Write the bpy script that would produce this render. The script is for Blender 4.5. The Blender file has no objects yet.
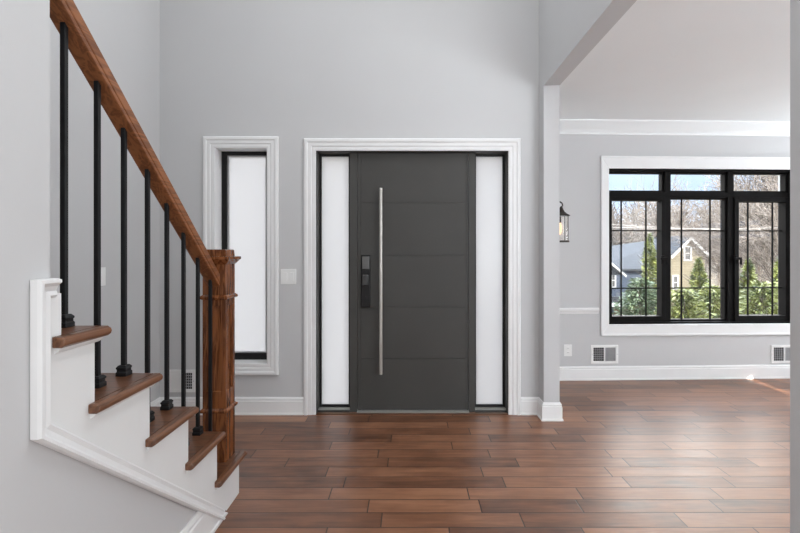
import bpy, math, random
from mathutils import Vector, Matrix
R = math.radians
SC = bpy.context.scene
COL = SC.collection

# ------------------------------------------------------------ camera
H, F = 1.26, 460.0                      # eye height (m), focal length (px of an 800 px frame)
cam_d = bpy.data.cameras.new('camera'); cam = bpy.data.objects.new('camera', cam_d); COL.objects.link(cam)
cam.location = (0, 0, H); cam.rotation_euler = (R(90), 0, 0)
cam_d.sensor_width = 36; cam_d.lens = F/800*36
cam_d.shift_x = -10/800; cam_d.shift_y = -16.5/800
cam_d.clip_start = .02; cam_d.clip_end = 600
SC.camera = cam
SC.view_settings.view_transform = 'Standard'; SC.view_settings.look = 'None'
SC.view_settings.gamma = 1; SC.view_settings.use_curve_mapping = False
SC.view_settings.exposure = 0.6

# ------------------------------------------------------------ world + sun + lamps
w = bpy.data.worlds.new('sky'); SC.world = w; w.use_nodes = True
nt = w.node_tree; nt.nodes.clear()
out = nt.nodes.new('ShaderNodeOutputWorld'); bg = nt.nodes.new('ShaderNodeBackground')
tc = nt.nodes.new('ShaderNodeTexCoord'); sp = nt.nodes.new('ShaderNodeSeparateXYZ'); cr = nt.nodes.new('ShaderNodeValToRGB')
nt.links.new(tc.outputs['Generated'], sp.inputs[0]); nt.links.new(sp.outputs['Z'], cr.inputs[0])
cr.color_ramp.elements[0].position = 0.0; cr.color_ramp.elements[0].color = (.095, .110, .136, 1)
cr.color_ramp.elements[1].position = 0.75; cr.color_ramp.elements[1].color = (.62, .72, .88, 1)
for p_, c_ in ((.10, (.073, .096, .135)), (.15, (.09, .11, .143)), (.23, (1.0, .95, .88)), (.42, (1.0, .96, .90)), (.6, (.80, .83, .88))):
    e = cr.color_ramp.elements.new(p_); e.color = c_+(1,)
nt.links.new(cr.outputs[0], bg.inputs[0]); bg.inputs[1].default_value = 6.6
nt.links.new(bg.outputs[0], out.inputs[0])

def sun(name, direction, strength, angle, col):
    d = bpy.data.lights.new(name, 'SUN'); d.energy = strength; d.angle = R(angle); d.color = col
    o = bpy.data.objects.new(name, d); COL.objects.link(o)
    o.rotation_euler = Vector(direction).to_track_quat('-Z', 'Y').to_euler(); return o
SUN_DIR = Vector((-.62, .62, -.50)).normalized()
sun('sun', SUN_DIR, 7.0, .3, (1, .93, .82))

def area(name, loc, rot, sx, sy, power, col=(1, 1, 1)):
    d = bpy.data.lights.new(name, 'AREA'); d.shape = 'RECTANGLE'; d.size = sx; d.size_y = sy; d.energy = power; d.color = col
    o = bpy.data.objects.new(name, d); COL.objects.link(o); o.location = loc; o.rotation_euler = rot; return o
# added area fills, out of view, that brighten the foyer and living room
area('fill_foyer_back', (-.35, -3.55, 2.2), (R(90), 0, 0), 2.2, 3.2, 26, (.95, .98, 1))  # added soft fill behind the camera; the back wall has no opening
area('fill_foyer_side', (.93, -1.4, 1.5), (R(90), 0, R(90)), 2.6, 2.2, 40, (.95, .98, 1))  # added fill before the closed partition, brightens the stair side and left wall
area('fill_upper_front', (-.3, 3.42, 4.25), (R(-62), 0, 0), 2.4, 1.4, 22, (.95, .98, 1))  # added fill above the door to lift the left wall; no opening there
area('fill_upper_right', (.93, 1.7, 3.5), (R(60), 0, R(90)), 1.6, .9, 25, (.95, .98, 1))  # added fill high on the partition, aimed down at the left wall
area('fill_foyer_top', (-.4, .6, 5.2), (0, 0, 0), 1.6, 1.6, 18, (.97, .985, 1))  # added overhead fill for the foyer; no fixture is modelled
area('fill_living_right', (5.2, 3.8, 1.3), (R(122), 0, R(90)), .8, 1.5, 32, (.90, .955, 1))  # added fill at the right wall, tilted up to brighten the living room
area('fill_living_back', (3.2, -1.9, 1.35), (R(152), 0, 0), 2.8, 1.7, 220, (.90, .955, 1))  # added strong fill, tilted up to lift the living room ceiling

# ------------------------------------------------------------ mesh helpers
class MB:
    def __init__(s): s.v = []; s.f = []
    def add(s, vs, fs):
        n = len(s.v); s.v += [tuple(v) for v in vs]; s.f += [tuple(n+i for i in f) for f in fs]; return s
    def box(s, x0, y0, z0, x1, y1, z1):
        x0, x1 = sorted((x0, x1)); y0, y1 = sorted((y0, y1)); z0, z1 = sorted((z0, z1))
        return s.add([(x0,y0,z0),(x1,y0,z0),(x1,y1,z0),(x0,y1,z0),(x0,y0,z1),(x1,y0,z1),(x1,y1,z1),(x0,y1,z1)],
                     [(0,3,2,1),(4,5,6,7),(0,1,5,4),(1,2,6,5),(2,3,7,6),(3,0,4,7)])
    def tube(s, p, q, r0, r1=None, n=12, caps=True):
        p, q = Vector(p), Vector(q); r1 = r0 if r1 is None else r1
        d = (q-p)
        if d.length < 1e-6: return s
        d.normalize(); u = d.orthogonal().normalized(); v = d.cross(u)
        vs = [p+(u*math.cos(a)+v*math.sin(a))*r0 for a in [2*math.pi*i/n for i in range(n)]]
        vs += [q+(u*math.cos(a)+v*math.sin(a))*r1 for a in [2*math.pi*i/n for i in range(n)]]
        fs = [(i,(i+1)%n,n+(i+1)%n,n+i) for i in range(n)]
        if caps: fs += [tuple(range(n-1,-1,-1)), tuple(range(n,2*n))]
        return s.add(vs, fs)
    def prism(s, pts, fn, t0, t1):
        """polygon pts (a,b) extruded between t0 and t1, mapped by fn(a,b,t)"""
        n = len(pts)
        vs = [fn(a,b,t0) for a,b in pts]+[fn(a,b,t1) for a,b in pts]
        return s.add(vs, [tuple(range(n-1,-1,-1)), tuple(range(n,2*n))]+[(i,(i+1)%n,n+(i+1)%n,n+i) for i in range(n)])
    def sweep(s, path, prof, fn, closed=False):
        """profile (side offset to the left of travel, t) along a mitred 2D path, mapped by fn(a,b,t)"""
        n = len(path); m = len(prof); vs = []
        P = [Vector(p) for p in path]
        for i in range(n):
            a = P[i-1] if (i > 0 or closed) else None
            b = P[(i+1) % n] if (i < n-1 or closed) else None
            d0 = (P[i]-a).normalized() if a is not None else None
            d1 = (b-P[i]).normalized() if b is not None else None
            if d0 is None: d0 = d1
            if d1 is None: d1 = d0
            n0 = Vector((-d0.y, d0.x)); n1 = Vector((-d1.y, d1.x))
            k = (n0+n1).normalized(); k = k/max(.2, k.dot(n0))
            for (o, t) in prof:
                q = P[i]+k*o; vs.append(fn(q.x, q.y, t))
        fs = []
        for i in range(n if closed else n-1):
            j = (i+1) % n
            for c in range(m):
                e = (c+1) % m; fs.append((i*m+c, j*m+c, j*m+e, i*m+e))
        if not closed: fs += [tuple(range(m)), tuple(range(n*m-1, (n-1)*m-1, -1))]
        return s.add(vs, fs)
    def lathe(s, prof, c, n=20, sq=False):
        """profile (r,z) about a vertical axis at c; sq = square section"""
        if sq: n = 4
        vs = []
        for r, z in prof:
            for i in range(n):
                a = 2*math.pi*(i+.5)/n; rr = r*(math.sqrt(2) if sq else 1)
                vs.append((c[0]+rr*math.cos(a), c[1]+rr*math.sin(a), c[2]+z))
        m = len(prof); fs = [tuple(range(n-1,-1,-1)), tuple(range((m-1)*n, m*n))]
        for j in range(m-1): fs += [(j*n+i, j*n+(i+1)%n, (j+1)*n+(i+1)%n, (j+1)*n+i) for i in range(n)]
        return s.add(vs, fs)
    def build(s, name, mat, parent=None, bevel=0, smooth=False, org=None, fix=True):
        me = bpy.data.meshes.new(name)
        o0 = Vector(org) if org is not None else Vector((0,0,0))
        me.from_pydata([tuple(Vector(v)-o0) for v in s.v], [], s.f); me.update()
        if fix:
            import bmesh
            bm = bmesh.new(); bm.from_mesh(me); bmesh.ops.recalc_face_normals(bm, faces=bm.faces); bm.to_mesh(me); bm.free()
        me.materials.append(mat)
        o = bpy.data.objects.new(name, me); COL.objects.link(o); o.location = o0
        if parent is not None: o.parent = parent; o.location = o0-Vector(parent.get('org', (0,0,0)))
        if bevel:
            b = o.modifiers.new('b', 'BEVEL'); b.width = bevel; b.segments = 2; b.limit_method = 'ANGLE'; b.angle_limit = R(40)
        if smooth:
            for p in me.polygons: p.use_smooth = True
        return o
def struct(o): o['kind'] = 'structure'; return o
def tag(o, label, cat, group=None):
    o['label'] = label; o['category'] = cat
    if group: o['group'] = group
    return o
def empty(name, loc):
    o = bpy.data.objects.new(name, None); o.empty_display_size = .1; COL.objects.link(o); o.location = loc; return o
def E(name, loc):                                  # empty whose parts are built in world coordinates
    o = empty(name, loc); o['_o'] = 1; return o
def B(mb, name, mat, par, **k):                    # build world-coordinate mesh under an empty/part
    o = mb.build(name, mat, None, **k)
    o.parent = par
    pw = Vector(par.location); q = par.parent
    rot = par.rotation_euler.z
    while q: pw += Vector(q.location); q = q.parent
    o.location = Vector(o.location)-pw
    return o
def clean():
    for o in COL.objects:
        if '_o' in o: del o['_o']

# ------------------------------------------------------------ materials
def mat(name, col, rough=.5, metal=0, spec=.5, noise=0, scale=8, bump=0, bscale=200):
    m = bpy.data.materials.new(name); m.use_nodes = True; t = m.node_tree; b = t.nodes['Principled BSDF']
    b.inputs['Roughness'].default_value = rough; b.inputs['Metallic'].default_value = metal
    b.inputs['Specular IOR Level'].default_value = spec
    c = t.nodes.new('ShaderNodeTexCoord')
    n = t.nodes.new('ShaderNodeTexNoise'); n.inputs['Scale'].default_value = scale; n.inputs['Detail'].default_value = 5
    t.links.new(c.outputs['Object'], n.inputs[0])
    r = t.nodes.new('ShaderNodeValToRGB'); t.links.new(n.outputs[0], r.inputs[0])
    k0 = 1-noise; k1 = 1+noise
    r.color_ramp.elements[0].position = .3; r.color_ramp.elements[0].color = tuple(min(1, x*k0) for x in col)+(1,)
    r.color_ramp.elements[1].position = .7; r.color_ramp.elements[1].color = tuple(min(1, x*k1) for x in col)+(1,)
    t.links.new(r.outputs[0], b.inputs['Base Color'])
    if bump:
        n2 = t.nodes.new('ShaderNodeTexNoise'); n2.inputs['Scale'].default_value = bscale; t.links.new(c.outputs['Object'], n2.inputs[0])
        bp = t.nodes.new('ShaderNodeBump'); bp.inputs['Strength'].default_value = bump; bp.inputs['Distance'].default_value = .002
        t.links.new(n2.outputs[0], bp.inputs['Height']); t.links.new(bp.outputs[0], b.inputs['Normal'])
    return m
M = {}
M['wall'] = mat('grey_wall_paint', (.60, .60, .605), .85, spec=.25, noise=.012, scale=1.5, bump=.06, bscale=350)
M['ceil'] = mat('ceiling_paint', (.90, .92, .925), .9, spec=.2, noise=.01, scale=2, bump=.05, bscale=350)
M['trim'] = mat('white_trim_paint', (.84, .84, .84), .38, spec=.45, noise=.015, scale=5)
M['panel'] = mat('white_stringer_paint', (.82, .825, .82), .5, noise=.02, scale=4, bump=.08, bscale=120)
M['door'] = mat('charcoal_door_paint', (.060, .058, .054), .55, spec=.35, noise=.06, scale=3, bump=.1, bscale=260)
M['black'] = mat('black_frame_paint', (.009, .0085, .009), .5, spec=.3, noise=.1, scale=6)
M['wframe'] = mat('dark_bronze_window_paint', (.0055, .0046, .0045), .55, spec=.1, noise=.15, scale=5)
M['iron'] = mat('black_iron', (.007, .007, .008), .5, spec=.35, noise=.15, scale=30)
M['steel'] = mat('brushed_nickel', (.56, .54, .50), .38, metal=.75, noise=.04, scale=20)
M['alu'] = mat('aluminium_sill', (.42, .41, .39), .4, metal=.4, noise=.05, scale=15)
M['plastic'] = mat('white_plastic', (.86, .86, .85), .35, noise=.01)
M['dark'] = mat('dark_cavity', (.035, .035, .037), .8, noise=.1)
M['greyslat'] = mat('grey_louvre_metal', (.42, .42, .43), .5, noise=.05)
M['bronze'] = mat('oil_rubbed_bronze', (.03, .024, .019), .4, metal=.4, noise=.2, scale=30)
M['keyglass'] = mat('dark_glass', (.03, .03, .03), .15, noise=.05)
M['keymid'] = mat('smoky_keypad', (.085, .083, .08), .22, noise=.05)

def wood(name, c0, c1, axis, rough=.32, scale=1.0):
    """stained oak; grain runs along the given object axis"""
    m = bpy.data.materials.new(name); m.use_nodes = True; t = m.node_tree; b = t.nodes['Principled BSDF']
    c = t.nodes.new('ShaderNodeTexCoord'); mp = t.nodes.new('ShaderNodeMapping')
    sc = [26*scale]*3; sc[axis] = 2.2*scale; mp.inputs['Scale'].default_value = sc
    t.links.new(c.outputs['Object'], mp.inputs[0])
    n = t.nodes.new('ShaderNodeTexNoise'); n.inputs['Scale'].default_value = 1.0; n.inputs['Detail'].default_value = 6; n.inputs['Distortion'].default_value = 1.2
    t.links.new(mp.outputs[0], n.inputs[0])
    ml = t.nodes.new('ShaderNodeMath'); ml.operation = 'MULTIPLY'; ml.inputs[1].default_value = 26
    t.links.new(n.outputs[0], ml.inputs[0])
    sn = t.nodes.new('ShaderNodeMath'); sn.operation = 'SINE'; t.links.new(ml.outputs[0], sn.inputs[0])
    mr = t.nodes.new('ShaderNodeMapRange'); mr.inputs[1].default_value = -1; mr.inputs[2].default_value = 1
    t.links.new(sn.outputs[0], mr.inputs[0])
    n2 = t.nodes.new('ShaderNodeTexNoise'); n2.inputs['Scale'].default_value = 9; n2.inputs['Detail'].default_value = 8
    t.links.new(mp.outputs[0], n2.inputs[0])
    mx = t.nodes.new('ShaderNodeMath'); mx.operation = 'MULTIPLY_ADD'; mx.inputs[1].default_value = .55
    t.links.new(mr.outputs[0], mx.inputs[0])
    hf = t.nodes.new('ShaderNodeMath'); hf.operation = 'MULTIPLY'; hf.inputs[1].default_value = .5; t.links.new(n2.outputs[0], hf.inputs[0])
    t.links.new(hf.outputs[0], mx.inputs[2])
    r = t.nodes.new('ShaderNodeValToRGB'); t.links.new(mx.outputs[0], r.inputs[0])
    r.color_ramp.elements[0].position = .12; r.color_ramp.elements[0].color = c0+(1,)
    r.color_ramp.elements[1].position = .75; r.color_ramp.elements[1].color = c1+(1,)
    t.links.new(r.outputs[0], b.inputs['Base Color']); b.inputs['Roughness'].default_value = rough
    bp = t.nodes.new('ShaderNodeBump'); bp.inputs['Strength'].default_value = .15; bp.inputs['Distance'].default_value = .001
    t.links.new(mx.outputs[0], bp.inputs['Height']); t.links.new(bp.outputs[0], b.inputs['Normal'])
    return m
M['oak_z'] = wood('stained_oak_upright', (.075, .022, .007), (.27, .095, .034), 2, .2)
M['oak_y'] = wood('stained_oak_rail', (.15, .052, .019), (.31, .118, .045), 1, .42)
M['tread'] = wood('stained_oak_tread', (.062, .025, .012), (.15, .063, .031), 0, .3)
M['nose'] = wood('stained_oak_nosing', (.085, .035, .017), (.19, .083, .042), 1, .28)

def floor_material():
    m = bpy.data.materials.new('hardwood_planks'); m.use_nodes = True; t = m.node_tree; b = t.nodes['Principled BSDF']
    L = t.links.new
    def N(k, **kw):
        n = t.nodes.new(k)
        for a, v in kw.items(): setattr(n, a, v)
        return n
    def mth(op, a, bb=None, c=None):
        n = N('ShaderNodeMath', operation=op)
        for i, x in enumerate((a, bb, c)):
            if x is None: continue
            if isinstance(x, (int, float)): n.inputs[i].default_value = x
            else: L(x, n.inputs[i])
        return n.outputs[0]
    W, LEN = .1164, .66
    c = N('ShaderNodeTexCoord'); s = N('ShaderNodeSeparateXYZ'); L(c.outputs['Object'], s.inputs[0])
    ry = mth('DIVIDE', mth('SUBTRACT', s.outputs['Y'], 2.089), W)
    row = mth('FLOOR', ry); fy = mth('SUBTRACT', ry, row)
    wv = mth('ADD', mth('DIVIDE', s.outputs['X'], LEN), mth('MULTIPLY', row, 37.37))
    v1 = N('ShaderNodeTexVoronoi', voronoi_dimensions='1D', feature='F1'); v1.inputs['Scale'].default_value = 1; v1.inputs['Randomness'].default_value = .8; L(wv, v1.inputs['W'])
    v2 = N('ShaderNodeTexVoronoi', voronoi_dimensions='1D', feature='DISTANCE_TO_EDGE'); v2.inputs['Scale'].default_value = 1; v2.inputs['Randomness'].default_value = .8; L(wv, v2.inputs['W'])
    ex = mth('MULTIPLY', v2.outputs['Distance'], LEN)
    ey = mth('MULTIPLY', mth('MINIMUM', fy, mth('SUBTRACT', 1.0, fy)), W)
    ed = mth('MINIMUM', ex, ey)
    seam = N('ShaderNodeMapRange'); seam.inputs[1].default_value = .0012; seam.inputs[2].default_value = .0042; L(ed, seam.inputs[0])
    sc = N('ShaderNodeSeparateColor'); L(v1.outputs['Color'], sc.inputs[0])
    # grain in plank space, shifted per plank
    cb = N('ShaderNodeCombineXYZ'); L(mth('MULTIPLY', s.outputs['X'], 1.6), cb.inputs[0])
    L(mth('MULTIPLY', s.outputs['Y'], 16), cb.inputs[1]); L(mth('MULTIPLY', sc.outputs[1], 50), cb.inputs[2])
    g = N('ShaderNodeTexNoise'); g.inputs['Scale'].default_value = 1.6; g.inputs['Detail'].default_value = 7; g.inputs['Distortion'].default_value = 1.0; L(cb.outputs[0], g.inputs[0])
    cb2 = N('ShaderNodeCombineXYZ'); L(mth('MULTIPLY', s.outputs['X'], 5), cb2.inputs[0]); L(mth('MULTIPLY', s.outputs['Y'], 9), cb2.inputs[1]); L(mth('MULTIPLY', sc.outputs[2], 30), cb2.inputs[2])
    g2 = N('ShaderNodeTexNoise'); g2.inputs['Scale'].default_value = 1.0; g2.inputs['Detail'].default_value = 4; L(cb2.outputs[0], g2.inputs[0])
    val = mth('ADD', mth('MULTIPLY', sc.outputs[0], .30), mth('ADD', mth('MULTIPLY', g.outputs[0], .5), mth('MULTIPLY', g2.outputs[0], .45)))
    r = N('ShaderNodeValToRGB'); L(val, r.inputs[0])
    el = r.color_ramp.elements
    el[0].position = .33; el[0].color = (.062, .022, .0095, 1); el[1].position = .92; el[1].color = (.36, .165, .085, 1)
    x = el.new(.58); x.color = (.19, .076, .035, 1)
    mx = N('ShaderNodeMix', data_type='RGBA'); mx.inputs[6].default_value = (.018, .009, .006, 1)
    L(seam.outputs[0], mx.inputs[0]); L(r.outputs[0], mx.inputs[7]); L(mx.outputs[2], b.inputs['Base Color'])
    rr = N('ShaderNodeMapRange'); L(g2.outputs[0], rr.inputs[0]); rr.inputs[3].default_value = .32; rr.inputs[4].default_value = .47
    L(rr.outputs[0], b.inputs['Roughness'])
    hgt = mth('ADD', mth('MULTIPLY', seam.outputs[0], .6), mth('ADD', mth('MULTIPLY', g.outputs[0], .35), mth('MULTIPLY', g2.outputs[0], .6)))
    bp = N('ShaderNodeBump'); bp.inputs['Strength'].default_value = .35; bp.inputs['Distance'].default_value = .0025
    L(hgt, bp.inputs['Height']); L(bp.outputs[0], b.inputs['Normal'])
    b.inputs['Specular IOR Level'].default_value = .9
    return m
M['floor'] = floor_material()

def glass(name, tint=(1, 1, 1), refl=.06):
    m = bpy.data.materials.new(name); m.use_nodes = True; t = m.node_tree; t.nodes.clear()
    o = t.nodes.new('ShaderNodeOutputMaterial'); mx = t.nodes.new('ShaderNodeMixShader')
    tr = t.nodes.new('ShaderNodeBsdfTransparent'); tr.inputs[0].default_value = tint+(1,)
    gl = t.nodes.new('ShaderNodeBsdfGlossy'); gl.inputs['Roughness'].default_value = .02
    mx.inputs[0].default_value = refl
    t.links.new(tr.outputs[0], mx.inputs[1]); t.links.new(gl.outputs[0], mx.inputs[2]); t.links.new(mx.outputs[0], o.inputs[0])
    return m
M['glass'] = glass('clear_glass', (.97, .985, .99), .05)
def frosted():
    m = bpy.data.materials.new('frosted_glass'); m.use_nodes = True; t = m.node_tree; t.nodes.clear()
    o = t.nodes.new('ShaderNodeOutputMaterial'); mx = t.nodes.new('ShaderNodeMixShader'); mx2 = t.nodes.new('ShaderNodeMixShader')
    tl = t.nodes.new('ShaderNodeBsdfTranslucent'); tl.inputs[0].default_value = (.56, .56, .565, 1)
    df = t.nodes.new('ShaderNodeBsdfDiffuse'); df.inputs[0].default_value = (.85, .85, .85, 1)
    gl = t.nodes.new('ShaderNodeBsdfGlossy'); gl.inputs['Roughness'].default_value = .25
    mx.inputs[0].default_value = .25; t.links.new(tl.outputs[0], mx.inputs[1]); t.links.new(df.outputs[0], mx.inputs[2])
    mx2.inputs[0].default_value = .05; t.links.new(mx.outputs[0], mx2.inputs[1]); t.links.new(gl.outputs[0], mx2.inputs[2])
    t.links.new(mx2.outputs[0], o.inputs[0]); return m
M['frost'] = frosted()
def emis(name, col, s):
    m = bpy.data.materials.new(name); m.use_nodes = True; b = m.node_tree.nodes['Principled BSDF']
    b.inputs['Emission Color'].default_value = col+(1,); b.inputs['Emission Strength'].default_value = s; b.inputs['Base Color'].default_value = col+(1,); return m

# ------------------------------------------------------------ layout numbers (metres)
YF = 3.53            # foyer front wall
XL = -1.92           # foyer left wall
XP0, XP1 = .99, 1.107  # partition between foyer and living room
YS = 3.405           # near end of the stub wall
ZH = 2.478           # header soffit
ZC, ZC2 = 2.485, 5.3  # living ceiling / foyer ceiling
XS = -.887           # open face of the staircase
XR = 5.4
YB = -3.7
LA = R(2.0)         # living room front wall is a hair off square
LP = Vector((XP1, 4.44, 0))
def px(x, y, d): return ((x-410)*d/F, d, H-(y-250)*d/F)

# ------------------------------------------------------------ SETTING
# floor
fl = MB(); fl.box(XL-.12, YB-.1, -.12, XR+.15, YF+.17, 0); fl.box(XP0, YF+.17, -.12, XR+.15, 4.80, 0)
struct(fl.build('floor', M['floor']))
# foyer front wall with door opening and sidelight window opening
def wall_with_holes(mb, x0, x1, z0, z1, holes, fn, t0, t1):
    xs = sorted({x0, x1, *[h[0] for h in holes], *[h[1] for h in holes]}); zs = sorted({z0, z1, *[h[2] for h in holes], *[h[3] for h in holes]})
    for i in range(len(xs)-1):
        for j in range(len(zs)-1):
            cx, cz = (xs[i]+xs[i+1])/2, (zs[j]+zs[j+1])/2
            if any(h[0] < cx < h[1] and h[2] < cz < h[3] for h in holes): continue
            mb.prism([(xs[i],zs[j]),(xs[i+1],zs[j]),(xs[i+1],zs[j+1]),(xs[i],zs[j+1])], fn, t0, t1)
s1 = F/3.51
DX0, DX1, DZ = (315.6-410)/s1, (508.8-410)/s1, H+(250-150.3)/s1
WX0, WX1, WZ0, WZ1 = (214-410)/s1, (266.5-410)/s1, H-(364-250)/s1, H+(250-147.6)/s1
FR = lambda a, b, t: (a, YF+t, b)
mb = MB(); wall_with_holes(mb, XL-.12, XP1, 0, ZC2, [(DX0-.012, DX1+.012, -1, DZ+.012), (WX0-.012, WX1+.012, WZ0-.012, WZ1+.012)], FR, 0, .17)
struct(mb.build('wall_front', M['wall']))
mb = MB(); mb.box(XL-.12, YB, 0, XL, YF, ZC2); struct(mb.build('wall_left', M['wall']))
mb = MB(); mb.box(XL-.12, YB-.12, 0, XR+.12, YB, ZC2); struct(mb.build('wall_back', M['wall']))
# partition: stub, header, near part
mb = MB(); mb.prism([(YF, 0), (YS, 0), (YS, ZH), (1.198, ZH), (1.198, 0), (YB, 0), (YB, ZC2), (YF, ZC2)], lambda a, b, t: (t, a, b), XP0, XP1)
struct(mb.build('wall_partition', M['wall'], fix=True))
# living room return wall between the stub and the window wall
mb = MB(); mb.box(XP0, YF+.17, 0, XP1, 4.44+.02, ZC); mb.box(XP0+.0, YF, 0, XP1, YF+.17, ZC)
struct(mb.build('wall_living_left', M['wall']))
mb = MB(); mb.box(XL-.12, YB-.12, ZC2, XP1, YF+.17, ZC2+.1); struct(mb.build('ceiling', M['ceil']))
mb = MB(); mb.box(XP1, -2.1, ZC, XR+.15, 4.80, ZC+.12); struct(mb.build('ceiling_living', M['ceil']))
mb = MB(); mb.box(XP1, -2.1, 0, XR, -2.0, ZC); struct(mb.build('wall_living_back', M['wall']))
# right wall of the living room: two unseen slots cut to shape the sun into floor streaks
def sunslot(X, Y, z=0):      # where the ray that lands on (X,Y,z) crosses the right wall
    k = (XR-X)/(-SUN_DIR.x); return (Y-SUN_DIR.y*k, z-SUN_DIR.z*k)
ya, za = sunslot(3.30, 4.46); yb, zb = sunslot(3.365, 3.2)
yc, zc = sunslot(3.56, 4.50); yd, zd = sunslot(3.59, 3.2)
RW = lambda a, b, t: (t, a, b)
mb = MB(); y1_ = ya+.03
wall_with_holes(mb, -2.1, 4.85, 0, ZC, [(yb-.03, ya+.09, zb, za+.024), (yd-.03, yc+.0, zd, zc+.022)], RW, XR, XR+.02)
wr = struct(mb.build('wall_right', M['wall']))

# living-room front (window) wall in its own slightly turned frame
def LW(x, y, t=0.0):         # pixel -> (u along wall, z) on the plane t metres behind the wall face
    ca, sa = math.cos(LA), math.sin(LA); T = (x-410)/F
    X0, Y0 = LP.x-sa*t, LP.y+ca*t
    u = (T*Y0-X0)/(ca-T*sa); Y = Y0+u*sa
    return u, H-(y-250)*Y/F
def LF(u, z, t): return (u, t, z)
def place_lw(o): o.location = LP; o.rotation_euler = (0, 0, LA); return o
u0, zt = LW(608.3, 168.6); _, zb_ = LW(608.3, 324.2); u1, _ = LW(793, 250)
u1 = u1+.01
HU = (u0, u1, zb_, zt)
mb = MB(); wall_with_holes(mb, -.0, 4.45, 0, ZC, [(u0-.01, u1+.01, zb_-.01, zt+.01)], LF, 0, .2)
place_lw(struct(mb.build('wall_living_front', M['wall'])))

# --- trims
casing = [(0, 0), (0, .012), (.012, .014), (.03, .013), (.036, .018), (.060, .018), (.068, .024), (.085, .024), (.093, .018), (.095, 0)]
def cas(wd): return [(s*wd/.095, -t) for s, t in casing]
# door casing: up the left, across, down the right with the opening on the right hand of travel
mb = MB(); mb.sweep([(DX0, 0), (DX0, DZ), (DX1, DZ), (DX1, 0)], cas(.094), FR)
struct(mb.build('trim_1', M['trim']))
mb = MB(); mb.sweep([(WX0, WZ0), (WX0, WZ1), (WX1, WZ1), (WX1, WZ0)], cas(.088), FR, closed=True)
struct(mb.build('trim_2', M['trim']))
wc = [(0, 0), (0, -.018), (.072, -.018), (.080, -.010), (.080, 0)]
wcT = [(s*1.42, t) for s, t in wc]
mb = MB()
_, zto = LW(608, 156.3); _, zbo = LW(608, 335.6); ulo, _ = LW(600.5, 250)
for (a, b_, c_, d_) in ((ulo, zbo, u0, zto),):
    mb.prism([(ulo, zbo), (u0, zb_), (u0, zt), (ulo, zto)], LF, -.018, 0)
    mb.prism([(ulo, zto), (u0, zt), (u1, zt), (u1+.08, zto)], LF, -.018, 0)
    mb.prism([(ulo, zbo), (u0, zb_), (u1, zb_), (u1+.08, zbo)], LF, -.018, 0)
    mb.prism([(u1+.08, zbo), (u1, zb_), (u1, zt), (u1+.08, zto)], LF, -.018, 0)
place_lw(struct(mb.build('trim_3', M['trim'], bevel=.003)))
mb = MB(); mb.prism([(0, zbo-.0), (0, 0)], LF, 0, 0) if False else None
mb.sweep([(ulo+.004, zbo), (ulo+.004, zto-.006), (u1+.09, zto-.006), (u1+.09, zbo+.006), (ulo+.004, zbo+.006)], [(-.012, -.026), (-.012, 0), (.006, 0), (.006, -.026)], LF)
place_lw(struct(mb.build('trim_7', M['trim'], bevel=.003)))
# baseboards
base = [(0, 0), (-.017, 0), (-.017, .1), (-.013, .106), (-.013, .118), (-.006, .13), (0, .13)]
base = [(0, 0), (.022, 0), (.022, .012), (.016, .016), (.016, .103), (.011, .108), (.013, .118), (.006, .132), (0, .132)]
PL = lambda a, b, t: (a, b, t)
cw = .094
mb = MB(); mb.sweep([(DX0-cw, YF), (XL, YF)], base, PL); struct(mb.build('baseboard_front', M['trim']))
mb = MB(); mb.sweep([(XL, YF), (XL, YB)], base, PL); struct(mb.build('baseboard_left', M['trim']))
mb = MB(); mb.sweep([(XP1, 4.42), (XP1, YS), (XP0, YS), (XP0, YF), (DX1+cw, YF)], [(-s if False else s, t) for s, t in base], PL)
struct(mb.build('baseboard_partition', M['trim']))
mb = MB(); mb.sweep([(4.28, 0), (0, 0)], base, lambda a, b, t: (a, b, t)); place_lw(struct(mb.build('baseboard_living', M['trim'])))
# crown + chair rail
crown = [(0, ZC), (0, ZC-.105), (.012, ZC-.105), (.016, ZC-.09), (.05, ZC-.066), (.12, ZC-.03), (.15, ZC-.012), (.153, ZC)]
mb = MB(); mb.sweep([(4.28, 0), (0, 0)], crown, lambda a, b, t: (a, b, t)); place_lw(struct(mb.build('trim_4', M['ceil'])))
uc, z0c = LW(600, 313.6); _, z1c = LW(600, 307.6)
rail = [(0, z0c), (.010, z0c), (.016, z0c+.02), (.024, z0c+.035), (.024, z1c-.008), (.016, z1c), (0, z1c)]
mb = MB(); mb.sweep([(ulo-.022, 0), (0, 0)], rail, lambda a, b, t: (a, b, t)); place_lw(struct(mb.build('trim_5', M['trim'])))

# ------------------------------------------------------------ FRONT DOOR UNIT
YD = YF+.045           # face of frame
def X(p, d): return (p-410)*d/F
def Z(p, d): return H-(p-250)*d/F
def empty_struct(name, loc):
    o = empty(name, loc); o['kind'] = 'structure'; return o
def P(mb, name, m, par, **k): return B(mb, name, m, par, **k)
door = empty_struct('door_1', (0, YD, 0))
d = YD
# outer frame (jambs + head + mullions)
mb = MB()
mb.box(DX0-.012, YF+.0, 0, DX0+.006, YF+.16, DZ+.01); mb.box(DX1-.006, YF+.0, 0, DX1+.012, YF+.16, DZ+.01)
mb.box(DX0-.012, YF+.0, DZ-.006, DX1+.012, YF+.16, DZ+.012)
mxa = (X(349.8, d), X(357.3, d)); mxb = (X(468.7, d), X(475.0, d))
zd1 = Z(152.3, d)
for a, b_ in (mxa, mxb): mb.box(a, YD, 0.0, b_, YF+.16, DZ)
mb.box(mxa[0], YD, zd1, mxb[1], YF+.16, DZ)
P(mb, 'door_frame', M['door'], door, bevel=.0015)
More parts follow.
